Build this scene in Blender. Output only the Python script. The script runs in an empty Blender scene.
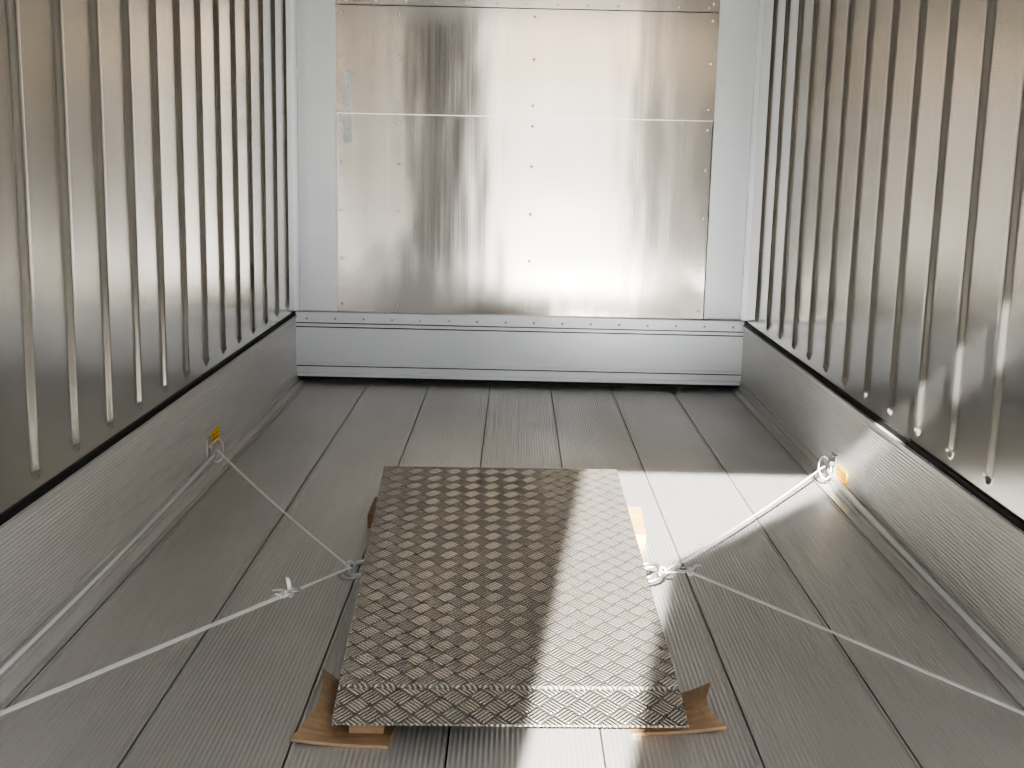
import bpy, bmesh, math, random
from mathutils import Vector, Matrix
random.seed(4)
S=bpy.context.scene
S.view_settings.view_transform='AgX'
S.view_settings.look='AgX - High Contrast'
S.view_settings.exposure=0.35

# ---------------------------------------------------------------- helpers
class NT:
    def __init__(s,name):
        s.m=bpy.data.materials.new(name); s.m.use_nodes=True
        s.t=s.m.node_tree; s.b=s.t.nodes['Principled BSDF']
    def n(s,typ,**k):
        x=s.t.nodes.new(typ)
        for a,b in k.items(): setattr(x,a,b)
        return x
    def l(s,a,b): s.t.links.new(a,b)
    def M(s,op,a,b=None,c=None,clamp=False):
        x=s.n('ShaderNodeMath',operation=op); x.use_clamp=clamp
        for i,v in enumerate((a,b,c)):
            if v is None: continue
            if isinstance(v,(int,float)): x.inputs[i].default_value=v
            else: s.l(v,x.inputs[i])
        return x.outputs[0]
    def coords(s):
        return s.n('ShaderNodeTexCoord').outputs['Object']
    def xyz(s):
        x=s.n('ShaderNodeSeparateXYZ'); s.l(s.coords(),x.inputs[0]); return x.outputs
    def noise(s,scale,sc=(1,1,1),detail=3,rough=.5):
        mp=s.n('ShaderNodeMapping'); s.l(s.coords(),mp.inputs[0]); mp.inputs['Scale'].default_value=sc
        x=s.n('ShaderNodeTexNoise'); x.inputs['Scale'].default_value=scale; x.inputs['Detail'].default_value=detail
        x.inputs['Roughness'].default_value=rough
        s.l(mp.outputs[0],x.inputs['Vector']); return x.outputs['Fac']
    def mapr(s,v,a,b,c,d):
        x=s.n('ShaderNodeMapRange'); s.l(v,x.inputs[0])
        for i,q in enumerate((a,b,c,d)): x.inputs[i+1].default_value=q
        return x.outputs[0]
    def ramp(s,v,stops):
        x=s.n('ShaderNodeValToRGB'); s.l(v,x.inputs[0])
        e=x.color_ramp.elements
        while len(e)<len(stops): e.new(.5)
        for i,(p,c) in enumerate(stops): e[i].position=p; e[i].color=(*c,1)
        return x.outputs[0]
    def bump(s,h,dist,strength=1.0,prev=None):
        x=s.n('ShaderNodeBump'); x.inputs['Distance'].default_value=dist; x.inputs['Strength'].default_value=strength
        s.l(h,x.inputs['Height'])
        if prev is not None: s.l(prev,x.inputs['Normal'])
        return x.outputs[0]
    def setp(s,**k):
        for a,v in k.items():
            i=s.b.inputs[a.replace('_',' ')]
            if isinstance(v,(int,float)): i.default_value=v
            elif isinstance(v,tuple): i.default_value=(*v,1)
            else: s.l(v,i)

def simple(name,col,metal=0,rough=.5,**k):
    t=NT(name); t.setp(Base_Color=col,Metallic=metal,Roughness=rough,**k); return t.m

def add_mesh(name,verts,faces,mats,parent=None,smooth=False,fm=None,loc=None):
    me=bpy.data.meshes.new(name); me.from_pydata(verts,[],faces); me.update()
    for m in (mats if isinstance(mats,(list,tuple)) else [mats]): me.materials.append(m)
    if fm:
        for p,i in zip(me.polygons,fm): p.material_index=i
    if smooth:
        for p in me.polygons: p.use_smooth=True
    o=bpy.data.objects.new(name,me); S.collection.objects.link(o)
    if parent: o.parent=parent
    if loc: o.location=loc
    return o

class B:
    """accumulates boxes / tubes in one mesh"""
    def __init__(s): s.v=[];s.f=[];s.mi=[]
    def add(s,vs,fs,mi=0):
        k=len(s.v); s.v+=[tuple(x) for x in vs]; s.f+=[tuple(i+k for i in q) for q in fs]; s.mi+=[mi]*len(fs)
    def box(s,x0,x1,y0,y1,z0,z1,mi=0):
        vs=[(x0,y0,z0),(x1,y0,z0),(x1,y1,z0),(x0,y1,z0),(x0,y0,z1),(x1,y0,z1),(x1,y1,z1),(x0,y1,z1)]
        s.add(vs,[(0,3,2,1),(4,5,6,7),(0,1,5,4),(1,2,6,5),(2,3,7,6),(3,0,4,7)],mi)
    def sweep(s,path,hw,ht,up=Vector((0,0,1)),mi=0,n=4,closed=False):
        P=[Vector(p) for p in path]; N=len(P); rings=[]
        for i,p in enumerate(P):
            if closed: d=(P[(i+1)%N]-P[i-1])
            else: d=P[min(i+1,N-1)]-P[max(i-1,0)]
            d.normalize(); a=d.cross(up)
            if a.length<1e-4: a=d.cross(Vector((1,0,0)))
            a.normalize(); b=a.cross(d).normalized()
            if n==4: sec=[a*hw+b*ht,-a*hw+b*ht,-a*hw-b*ht,a*hw-b*ht]
            else: sec=[a*hw*math.cos(2*math.pi*j/n)+b*ht*math.sin(2*math.pi*j/n) for j in range(n)]
            rings.append([p+q for q in sec])
        vs=[v for r in rings for v in r]; fs=[]
        for i in range(N if closed else N-1):
            k=((i+1)%N)*n
            for j in range(n): fs.append((i*n+j,i*n+(j+1)%n,k+(j+1)%n,k+j))
        if not closed:
            fs.append(tuple(range(n))[::-1]); fs.append(tuple((N-1)*n+j for j in range(n)))
        s.add(vs,fs,mi)
    def dome(s,c,r,h,axis='-y',mi=0,n=8):
        c=Vector(c); vs=[];rows=[(1,0),(.8,.6),(.4,.92)]
        def P(a,b,o):
            if axis=='-y': return (c.x+a,c.y-o,c.z+b)
            if axis=='x': return (c.x+o,c.y+a,c.z+b)
            if axis=='-x': return (c.x-o,c.y+a,c.z+b)
            return (c.x+a,c.y+b,c.z+o)
        for rr,hh in rows:
            for j in range(n):
                t=2*math.pi*j/n; vs.append(P(r*rr*math.cos(t),r*rr*math.sin(t),h*hh))
        vs.append(P(0,0,h)); fs=[]
        for i in range(2):
            for j in range(n): fs.append((i*n+j,i*n+(j+1)%n,(i+1)*n+(j+1)%n,(i+1)*n+j))
        for j in range(n): fs.append((2*n+j,2*n+(j+1)%n,3*n))
        s.add(vs,fs,mi)
    def obj(s,name,mats,parent=None,smooth=False,bevel=0):
        o=add_mesh(name,s.v,s.f,mats,parent,smooth,s.mi)
        bm=bmesh.new(); bm.from_mesh(o.data); bmesh.ops.recalc_face_normals(bm,faces=bm.faces); bm.to_mesh(o.data); bm.free()
        if bevel:
            m=o.modifiers.new('bevel','BEVEL'); m.width=bevel; m.segments=2; m.limit_method='ANGLE'
        return o
def empty(name,loc=(0,0,0)):
    e=bpy.data.objects.new(name,None); S.collection.objects.link(e); e.location=loc; e.empty_display_size=.1; return e

# ---------------------------------------------------------------- materials
def m_panel(name,col,rough,wav,br,metal=1.0,sc=(1,1,.5)):
    t=NT(name)
    brush=t.noise(3,(50,50,.5),3)
    big=t.noise(1.6,sc,2)
    t.setp(Base_Color=col,Metallic=metal)
    t.setp(Roughness=t.mapr(t.M('ADD',t.M('MULTIPLY',brush,.4),t.M('MULTIPLY',big,.6)),.3,.7,rough-.03,rough+.05))
    b=t.bump(big,wav,1.0); b=t.bump(brush,br,.5,b)
    t.setp(Normal=b); return t.m
M_wall=m_panel('stainless_corrugated',(.70,.685,.655),.20,.003,.000006,.90)
M_back=m_panel('stainless_bulkhead',(.57,.55,.52),.115,.0042,.00010,1.0,(2.2,1,.55))
def m_alu(name,col,rough,metal=.75,sc=(1,1,1)):
    t=NT(name); n=t.noise(4,sc,4)
    t.setp(Base_Color=t.ramp(n,[(.3,tuple(c*.97 for c in col)),(.7,col)]),Metallic=metal,Roughness=t.mapr(n,.3,.7,rough-.03,rough+.03))
    return t.m
M_post=m_alu('aluminium_pale',(.68,.725,.78),.36,.6,(2,2,8))
M_dark=simple('rubber_black',(.015,.015,.016),0,.6)
M_rivet=simple('rivet_steel',(.85,.85,.85),1,.25)
M_white=simple('door_charcoal',(.035,.034,.033),0,.5)
M_ceil=simple('ceiling_aluminium',(.50,.49,.48),.3,.5)
M_stick=simple('sticker_white',(.92,.97,1.0),0,.4)
M_ink=simple('ink_dark',(.05,.05,.06),0,.5)
M_yel=simple('tag_yellow',(.98,.66,.02),0,.45)
M_red=simple('tag_red',(.6,.06,.03),0,.45)
M_galv=m_alu('galvanised_steel',(.62,.62,.62),.36,.9,(30,30,30))
t=NT('strap_white'); t.setp(Base_Color=(.88,.89,.90),Roughness=.35); M_strap=t.m
# ribbed kick plate
t=NT('aluminium_kickplate'); X=t.xyz()
rib=t.M('SINE',t.M('MULTIPLY',X[2],2*math.pi/.011))
n=t.noise(3,(1,1,6),4)
t.setp(Base_Color=t.ramp(n,[(.3,(.69,.685,.675)),(.7,(.75,.745,.735))]),Metallic=.55,Roughness=t.mapr(n,.3,.7,.33,.40),Normal=t.bump(rib,.0009,.8))
M_kick=t.m
# floor
t=NT('aluminium_floor'); X=t.xyz()
rib=t.M('SINE',t.M('MULTIPLY',X[0],2*math.pi/.0105))
bl=t.noise(1.2,(1.5,.5,1),3,.5)
t.setp(Base_Color=t.ramp(bl,[(.32,(.55,.545,.535)),(.68,(.67,.665,.655))]),Metallic=.58,
       Roughness=t.mapr(bl,.3,.7,.40,.31),Normal=t.bump(rib,.0007,.6))
M_floor=t.m
# tread plate (five-bar pattern)
t=NT('aluminium_treadplate'); X=t.xyz(); s=.040
a=t.M('MULTIPLY',t.M('ADD',X[0],X[1]),1/(math.sqrt(2)*s)); b=t.M('MULTIPLY',t.M('SUBTRACT',X[0],X[1]),1/(math.sqrt(2)*s))
par=t.M('FLOORED_MODULO',t.M('ADD',t.M('FLOOR',a),t.M('FLOOR',b)),2)
fa=t.M('FRACT',a); fb=t.M('FRACT',b)
d=t.M('SUBTRACT',fb,fa)
tt=t.M('ADD',fa,t.M('MULTIPLY',d,par)); oo=t.M('SUBTRACT',fb,t.M('MULTIPLY',d,par))
bar=t.M('SUBTRACT',.5,t.M('MULTIPLY',t.M('COSINE',t.M('MULTIPLY',tt,10*math.pi)),.5))
bar=t.M('POWER',bar,.8)
edge=t.M('ADD',t.M('ABSOLUTE',t.M('SUBTRACT',oo,.5)),t.M('MULTIPLY',t.M('ABSOLUTE',t.M('SUBTRACT',tt,.5)),.14))
win=t.mapr(edge,.38,.50,1,0)
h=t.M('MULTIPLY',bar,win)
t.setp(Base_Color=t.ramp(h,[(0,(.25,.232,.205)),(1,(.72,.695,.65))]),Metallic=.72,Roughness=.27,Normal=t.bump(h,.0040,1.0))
M_tread=t.m
# wood
def wood(name,c0,c1):
    t=NT(name); n=t.noise(6,(2,14,14),5)
    t.setp(Base_Color=t.ramp(n,[(.3,c0),(.7,c1)]),Roughness=.7,Normal=t.bump(n,.002,.4)); return t.m
M_wood=wood('plywood_brown',(.27,.185,.115),(.38,.27,.175)); M_wood_lit=wood('wood_sunlit_yellow',(.55,.34,.12),(.70,.48,.20))  # second wood is lighter and yellower, sunlit look put into the colour
t=NT('concrete_yard'); n=t.noise(3,(1,1,1),6); t.setp(Base_Color=t.ramp(n,[(.3,(.42,.41,.38)),(.7,(.52,.505,.48))]),Roughness=.9); M_conc=t.m
t=NT('reflection_block_dark'); n=t.noise(2,(1,1,6),3); t.setp(Base_Color=t.ramp(n,[(.3,(.10,.095,.09)),(.7,(.16,.15,.14))]),Roughness=.8); M_refl_block=t.m  # dark surface of the block added for the bulkhead reflection
t=NT('sun_blocker_cream'); out=t.t.nodes['Material Output']  # translucent cream for the added sun blocker
df=t.n('ShaderNodeBsdfDiffuse'); df.inputs[0].default_value=(.85,.78,.68,1); tr=t.n('ShaderNodeBsdfTranslucent'); tr.inputs[0].default_value=(.85,.76,.64,1)
mx=t.n('ShaderNodeMixShader'); mx.inputs[0].default_value=.34; t.l(df.outputs[0],mx.inputs[1]); t.l(tr.outputs[0],mx.inputs[2]); t.l(mx.outputs[0],out.inputs[0]); M_blocker=t.m

# ---------------------------------------------------------------- shell
YB=6.07; YD=-.15; ZC=2.5; XW=1.146
fb=B(); fb.box(-1.2,1.2,YD-.05,YB+.25,-.12,-.012,1)
xs=[-1.146]+[-1.069+.308*i for i in range(8)]+[1.146]
for x0,x1 in zip(xs[:-1],xs[1:]):
    g=.0020
    fb.box(x0+g,x1-g,YD-.05,YB+.2,-.012,0,0)
    fb.box(x0+g,x0+g+.006,YD-.05,YB+.2,-.001,.0025,0)
    fb.box(x1-g-.006,x1-g,YD-.05,YB+.2,-.001,.0025,0)
fb.obj('floor',[M_floor,M_dark])
def corr(name,side,y0,step):
    yc=[]; y=y0
    while y>YD+.1: y-=step
    y+=step
    while y<YB-.12: yc.append(y); y+=step
    ys={YD,YB}
    offs=[-.036,-.033,-.029,-.025,-.021,-.017,-.013,-.009,-.005,0,.005,.009,.013,.017,.021,.025,.029,.033,.036]
    for c in yc:
        for o in offs: ys.add(round(c+o,5))
        ys.add(round(c+step/2,5))
    ys=sorted(v for v in ys if YD<=v<=YB)
    zs=[.352]+[.358+.004*i for i in range(24)]+[.5,.8,1.2,1.6,2.0,2.3,ZC]
    z0=.412; r0,r1=.007,.034; dep=.0115
    V=[];F=[]
    for z in zs:
        for y in ys:
            dd=min(abs(y-c) for c in yc); dz=max(0,z0-z); d=math.hypot(dd,dz)
            q=min(1,max(0,(r1-d)/(r1-r0))); q=q*q*(3-2*q)
            V.append((side*(XW-dep*q),y,z))
    n=len(ys)
    for i in range(len(zs)-1):
        for j in range(n-1):
            q=(i*n+j,i*n+j+1,(i+1)*n+j+1,(i+1)*n+j)
            F.append(q if side<0 else q[::-1])
    mi=[0]*len(F)
    k=len(V); bx=B(); xa,xb=sorted((side*(XW+.01),side*(XW+.09))); bx.box(xa,xb,YD,YB+.2,-.1,ZC+.05)
    V+=bx.v; F+=[tuple(i+k for i in f) for f in bx.f]; mi+=[1]*6
    o=add_mesh(name,V,F,[M_wall,M_post],None,False,mi)
    for p in o.data.polygons:
        if p.material_index==0: p.use_smooth=True
corr('wall_left',-1,2.73,.262); corr('wall_right',1,2.87,.264)
for nm,sd in (('baseboard_left',-1),('baseboard_right',1)):
    k=B()
    def bx(xi,xo,z0,z1,mi=0,y1=YB):
        a,b=sorted((sd*xi,sd*xo)); k.box(a,b,YD,y1,z0,z1,mi)
    bx(1.135,1.17,.0,.338); bx(1.139,1.17,.338,.354,1); bx(1.130,1.17,.326,.336)
    bx(1.118,1.14,.0,.022); bx(1.128,1.14,.022,.05); bx(1.088,1.118,.0,.007)
    k.obj(nm,[M_kick,M_dark])
w=B()
w.box(-1.2,1.2,YB+.06,YB+.12,-.1,ZC,1)
w.box(-1.146,-.925,YB-.0,YB+.06,.36,ZC,1); w.box(.935,1.146,YB,YB+.06,.36,ZC,1)
for sd in (-1,1):
    a,b=sorted((sd*.935,sd*.960)); w.box(a,b,YB-.006,YB,.36,ZC,1)
    a,b=sorted((sd*1.120,sd*1.146)); w.box(a,b,YB-.022,YB,.36,ZC,1)
w.box(-.93,.935,YB-.008,YB+.05,1.345,1.857,0)
w.box(-.93,.935,YB-.010,YB+.05,1.862,ZC,0)
w.box(-.925,.928,YB-.014,YB+.05,.352,1.342,0)
w.box(-.927,.932,YB-.0085,YB-.004,1.340,1.347,3)
w.box(-1.135,1.135,YB-.035,YB+.06,.03,.358,1)
w.box(-1.135,1.135,YB-.050,YB-.03,.345,.358,1)
w.box(-1.135,1.135,YB-.043,YB-.03,.285,.300,1)
w.box(-1.135,1.135,YB-.0365,YB-.03,.300,.304,2)
w.box(-1.135,1.135,YB-.0365,YB-.03,.279,.285,2)
w.box(-1.135,1.135,YB-.045,YB-.03,.085,.100,1)
w.box(-1.135,1.135,YB-.0365,YB-.03,.079,.085,2)
w.box(-1.135,1.135,YB-.055,YB-.03,.03,.048,1)
w.box(-1.135,1.135,YB-.05,YB+.05,.018,.030,2)
yb=YB-.014
for z in [.40+.235*i for i in range(4)]+[1.30]:
    for x in (-.905,-.62,.04,.905): w.dome((x,yb,z),.0075,.004,mi=3)
for z in (1.40,1.62,1.82,1.90,2.15,2.4):
    for x in (-.905,-.62,.04,.905): w.dome((x,YB-.009,z),.0075,.004,mi=3)
for i in range(13): w.dome((-.88+i*.147,YB-.010,1.88),.006,.004,mi=3)
for i in range(16): w.dome((-1.08+i*.144,YB-.035,.325),.007,.004,mi=3)
w.obj('wall_back',[M_back,M_post,M_dark,M_rivet])
B_=B(); B_.box(-1.2,1.2,YD,YB+.1,ZC,ZC+.08); B_.obj('ceiling',[M_ceil])

for i,(z0,z1) in enumerate(((1.362,1.545),(1.205,1.330))):
    k=B(); yy=YB-(.011 if z0>1.34 else .017)
    k.box(-.892,-.852,yy,yy+.004,z0,z1,0)
    z=z0+.015
    while z<z1-.03:
        k.box(-.875,-.8735,yy-.0006,yy,z,z+.010,1); z+=.045
    k.obj('label_sticker',[M_stick,M_ink])

# ---------------------------------------------------------------- door leaf, yard, added reflection block and sun blocker
hx,hy=-1.146,-.19; ex,ey=-.42,-.97; ZD=2.85
d=Vector((ex-hx,ey-hy,0)); L=d.length; d.normalize(); nrm=Vector((-d.y,d.x,0))
k=B()
def leaf(u0,u1,n0,n1,z0,z1,mi=0):
    q=[Vector((hx,hy,0))+d*u+nrm*nn for u,nn in ((u0,n0),(u1,n0),(u1,n1),(u0,n1))]
    k.add([(p.x,p.y,z0) for p in q]+[(p.x,p.y,z1) for p in q],[(0,3,2,1),(4,5,6,7),(0,1,5,4),(1,2,6,5),(2,3,7,6),(3,0,4,7)],mi)
leaf(0,L,-.08,-.01,0,ZD,0); leaf(.05,L-.05,-.01,.01,.05,ZD-.07,0)
leaf(0,L,.01,.02,.03,.06,1); leaf(0,L,.01,.02,ZD-.06,ZD-.03,1); leaf(L-.04,L-.01,.01,.02,.03,ZD-.03,1)
k.obj('door_1',[M_white,M_dark])
g=B(); g.box(-40,40,-60,30,-1.4,-1.3); g.obj('yard_ground',[M_conc])
k=B(); k.box(-22,-2.2,-20,-13,-1.3,4.2); k.box(-22.2,-2.0,-20.2,-12.8,4.2,4.5)  # unseen block added to darken the left side of the bulkhead reflection
for i in range(6): k.box(-20+i*3,-18.6+i*3,-13.05,-12.98,.5,2.4,1)
k.obj('added_reflection_block',[M_refl_block,M_dark])
k=B()  # unseen sheet added behind the camera, outline shaped to cut the sun patch
pts=[(-.30,1.93),(-.28,2.05),(-.21,2.68),(.38,3.17),(.56,3.09),(1.5,3.09),(1.5,1.93)]
n=len(pts); V=[(x,-1.5,z) for x,z in pts]+[(x,-1.52,z) for x,z in pts]
k.add(V,[tuple(range(n)),tuple(range(2*n-1,n-1,-1))]+[(i,(i+1)%n,n+(i+1)%n,n+i) for i in range(n)])
k.sweep([(1.48,-1.53,-1.3),(1.48,-1.53,3.1)],.02,.02,n=8,up=Vector((1,0,0)),mi=1)
k.sweep([(-.3,-1.53,1.94),(1.5,-1.53,1.94)],.015,.015,n=8,mi=1)
k.obj('added_sun_blocker',[M_blocker,M_galv])

# ---------------------------------------------------------------- ramp
yaw=math.radians(1.8)
ramp=empty('checker_plate_ramp',(-.02,2.215,0)); ramp.rotation_euler=(0,0,yaw)
hw=.355; th=.004
prof=[(0,.043),(.012,.046),(.112,.0655),(.116,.063),(.121,.063),(.125,.068),(1.335,.218)]
V=[];F=[]
for yy,z in prof:
    for x in (-hw,hw): V.append((x,yy,z))
for yy,z in prof:
    for x in (-hw,hw): V.append((x,yy,z-th))
m=len(prof)
for i in range(m-1):
    a=2*i; F.append((a,a+1,a+3,a+2)); c=2*m+a; F.append((c,c+2,c+3,c+1))
    F.append((a,a+2,c+2,c)); F.append((a+1,c+1,c+3,a+3))
F.append((0,2*m,2*m+1,1)); a=2*(m-1); F.append((a,a+1,2*m+a+1,2*m+a))
add_mesh('tread_plate',V,F,M_tread,ramp)
k=B()
def wedge(x0,x1,y0,y1,top):
    z0=top(y0); z1=top(y1)
    vs=[(x0,y0,0.002),(x1,y0,0.002),(x1,y1,0.002),(x0,y1,0.002),(x0,y0,z0),(x1,y0,z0),(x1,y1,z1),(x0,y1,z1)]
    k.add(vs,[(0,3,2,1),(4,5,6,7),(0,1,5,4),(1,2,6,5),(2,3,7,6),(3,0,4,7)])
top=lambda y:.0625+ (y-.115)*.124
wedge(-.30,-.26,.25,1.24,top); wedge(.26,.30,.25,1.24,top); wedge(-.26,.26,1.20,1.24,top); wedge(-.26,.26,.25,.29,top); wedge(-.26,.26,.7,.74,top)
k.obj('support_frame',[M_galv],ramp)
k=B()
for sd in (-1,1):
    k.box(*sorted((sd*.30,sd*.345)),.86,.90,.035,.075)
    for dz,cx in ((.055,.385),(.045,.40)):
        path=[]
        for i in range(24):
            t_=2*math.pi*i/24; path.append((sd*(cx+.040*math.cos(t_)),.88+.036*math.sin(t_),dz+.012*math.sin(t_+sd)))
        k.sweep(path,.0045,.0045,n=8,closed=True)
k.obj('side_ring',[M_galv],ramp,smooth=True)

# ---------------------------------------------------------------- plywood pads and chocks
def pad(no,ni,fi,fo,curl,riser):
    """thin plywood sheet, outer far corner curled upwards, with a small riser block under the plate"""
    N=10; th_=.007; V=[]
    no,ni,fi,fo=[Vector(p) for p in (no,ni,fi,fo)]
    for layer in (0,1):
        for j in range(N+1):
            v=j/N
            for i in range(N+1):
                u=i/N; p=(ni.lerp(no,u)).lerp(fi.lerp(fo,u),v)
                cu=max(0,(u-.5)/.5); inw=-.12*math.sin(math.pi*v)*cu
                p=p+(ni-no)*(-inw)*1.0
                V.append((p.x,p.y,.0005+curl*cu**1.5*(.15+.85*v)+layer*th_))
    M_=(N+1)**2; F=[]; id_=lambda l,j,i:l*M_+j*(N+1)+i
    for j in range(N):
        for i in range(N):
            F.append((id_(1,j,i),id_(1,j,i+1),id_(1,j+1,i+1),id_(1,j+1,i)))
            F.append((id_(0,j,i),id_(0,j+1,i),id_(0,j+1,i+1),id_(0,j,i+1)))
    for i in range(N):
        F.append((id_(0,0,i),id_(0,0,i+1),id_(1,0,i+1),id_(1,0,i)))
        F.append((id_(0,N,i),id_(1,N,i),id_(1,N,i+1),id_(0,N,i+1)))
        F.append((id_(0,i,0),id_(1,i,0),id_(1,i+1,0),id_(0,i+1,0)))
        F.append((id_(0,i,N),id_(0,i+1,N),id_(1,i+1,N),id_(1,i,N)))
    k=B(); k.add(V,F); x0,x1,y0,y1=riser; k.box(x0,x1,y0,y1,.0065,.040)
    k.obj('plywood_pad',[M_wood])
pad((-.455,2.193),(-.262,2.185),(-.24,2.43),(-.428,2.425),.052,(-.345,-.275,2.235,2.30))
pad((.422,2.288),(.225,2.26),(.225,2.46),(.410,2.425),.040,(.240,.310,2.285,2.34))
def chock(bot,topv,mat=None):
    n=len(bot); V=[(x,y,0) for x,y in bot]+[(x,y,z) for x,y,z in topv]
    k=B(); k.add(V,[tuple(range(n))[::-1],tuple(range(n,2*n))]+[(i,(i+1)%n,n+(i+1)%n,n+i) for i in range(n)])
    k.obj('wood_chock',[mat or M_wood],bevel=.0015)
chock([(-.475,3.60),(-.36,3.60),(-.36,3.80),(-.475,3.80)],[(-.475,3.60,.045),(-.36,3.60,.045),(-.36,3.80,.045),(-.475,3.80,.045)])
chock([(.27,3.50),(.385,3.50),(.40,3.80),(.27,3.80)],[(.27,3.50,.03),(.385,3.50,.03),(.40,3.80,.03),(.27,3.80,.03)],M_wood_lit)

# ---------------------------------------------------------------- anchors
def anchor(sd,Y,zc=.075):
    e=empty('tie_down_anchor',(sd*1.135,Y,zc))
    k=B(); s_=-sd
    k.box(*sorted((0,s_*.006)),-.028,.028,-.05,.05)
    k.box(*sorted((s_*.006,s_*.022)),-.02,.02,.012,.026)
    k.box(*sorted((s_*.006,s_*.022)),-.02,.02,-.034,-.020)
    for z in (-.042,.042): k.dome((s_*.006,0,z),.007,.004,axis='x' if s_>0 else '-x')
    o=k.obj('bracket',[M_galv],e,bevel=.0015)
    k=B(); path=[]
    for i in range(28):
        t_=2*math.pi*i/28; path.append((s_*(.034+.022*math.cos(t_)),.026*math.sin(t_)*.8,.038*math.sin(t_)+.0))
    k.sweep(path,.0055,.0055,up=Vector((0,1,0)),n=8,closed=True); k.obj('ring',[M_galv],e,smooth=True)
    k=B()
    ty=(.04,.16) if sd<0 else (-.17,-.045)
    tz=(-.005,.055) if sd<0 else (-.035,.025)
    k.box(*sorted((s_*.0005,s_*.003)),ty[0],ty[1],tz[0],tz[1],0)
    for j in range(3):
        z=tz[0]+.012+j*.016; k.box(*sorted((s_*.003,s_*.0036)),ty[0]+.015,ty[1]-.015,z,z+.003,1)
    k.obj('tag',[M_yel,M_red],e)
anchor(-1,4.25); anchor(1,4.20); anchor(-1,2.12,.06); anchor(1,2.2,.07)

# ---------------------------------------------------------------- straps
def seg(k,p,q,sag=.0,hw=.006,ht=.0006,up=Vector((0,0,1))):
    p=Vector(p);q=Vector(q); path=[p.lerp(q,i/12)-Vector((0,0,sag*math.sin(math.pi*i/12))) for i in range(13)]
    k.sweep(path,hw,ht,up=up)
def loop(k,c,r,up,w=.004):
    path=[]; c=Vector(c)
    for i in range(16):
        t_=2*math.pi*i/16
        if up=='z': path.append(c+Vector((r*math.cos(t_),r*math.sin(t_)*.7,.004*math.sin(2*t_))))
        else: path.append(c+Vector((r*.6*math.cos(t_),.3*r*math.cos(t_),r*math.sin(t_))))
    k.sweep(path,w,.0012,closed=True)
def buckle(p,par):
    k=B(); path=[(p[0]+.022*math.cos(2*math.pi*i/16),p[1]+.013*math.sin(2*math.pi*i/16),p[2]) for i in range(16)]
    k.sweep(path,.0025,.0025,n=6,closed=True); k.sweep([(p[0],p[1]-.013,p[2]),(p[0],p[1]+.013,p[2])],.0025,.0025,n=6)
    k.obj('wire_buckle',[M_galv],par,smooth=True)
k=B()
rL=(-.458,3.08,.055); kn=(-.58,2.87,.06)
seg(k,rL,(-1.10,4.25,.075),.01,.0045)
seg(k,rL,kn,0,.006); seg(k,kn,(-1.09,2.12,.045),.0,.009)
seg(k,(-1.112,4.25,.06),(-1.112,2.12,.05),.015,.006,up=Vector((1,0,0)))
loop(k,rL,.018,'x'); loop(k,kn,.012,'x'); loop(k,(kn[0]-.02,kn[1]-.02,.062),.014,'z')
seg(k,kn,(-.595,2.90,.09),-.01,.005); seg(k,kn,(-.62,2.84,.075),-.006,.005)
o=k.obj('lashing_strap',[M_strap]); buckle((-.575,2.875,.066),o)
k=B()
rR=(.385,3.10,.055); kn=(.46,3.09,.06)
seg(k,rR,(1.10,4.20,.08),.012,.0035)
seg(k,rR,kn,0,.006); seg(k,kn,(1.09,2.2,.055),.0,.0065)
seg(k,(1.112,4.20,.065),(1.112,2.2,.05),.01,.008,up=Vector((1,0,0)))
loop(k,rR,.014,'x'); loop(k,kn,.010,'x')
seg(k,kn,(.49,3.10,.075),-.01,.005)
o=k.obj('lashing_strap',[M_strap]); buckle((.452,3.095,.066),o)

# ---------------------------------------------------------------- light
sd=Vector((.135,1,-.556)).normalized()
li=bpy.data.lights.new('sun','SUN'); li.energy=30; li.angle=math.radians(.53); li.color=(1,.96,.89)
so=bpy.data.objects.new('sun',li); S.collection.objects.link(so); so.rotation_euler=sd.to_track_quat('-Z','Y').to_euler(); so.location=(-2,-8,6)
W=bpy.data.worlds.new('world'); S.world=W; W.use_nodes=True; nt=W.node_tree
bg=nt.nodes['Background']; tc=nt.nodes.new('ShaderNodeTexCoord'); sp=nt.nodes.new('ShaderNodeSeparateXYZ'); cr=nt.nodes.new('ShaderNodeValToRGB')
mp=nt.nodes.new('ShaderNodeMapRange'); mp.inputs[1].default_value=-1
nt.links.new(tc.outputs['Generated'],sp.inputs[0]); nt.links.new(sp.outputs[2],mp.inputs[0]); nt.links.new(mp.outputs[0],cr.inputs[0]); nt.links.new(cr.outputs[0],bg.inputs[0])
e=cr.color_ramp.elements
for p,c in ((.5,(1,.93,.84)),(.62,(.88,.93,1.0))): x=e.new(p); x.color=(*c,1)
e[0].color=(.3,.28,.25,1); e[-1].color=(.5,.68,1,1)
bg.inputs[1].default_value=2.4

# ---------------------------------------------------------------- camera
p=math.radians(10.71); a=math.radians(1.26)
F_=Vector((0,math.cos(p),-math.sin(p))); R=Vector((1,0,0)); U=R.cross(F_)
R2=R*math.cos(a)+U*math.sin(a); U2=U*math.cos(a)-R*math.sin(a)
cam=bpy.data.cameras.new('camera'); cam.sensor_width=36; cam.lens=36*1200/1024; cam.clip_start=.02
co=bpy.data.objects.new('camera',cam); S.collection.objects.link(co)
mt=Matrix((R2,U2,-F_)).transposed().to_4x4(); mt.translation=Vector((-.033,0,1.15)); co.matrix_world=mt
S.camera=co
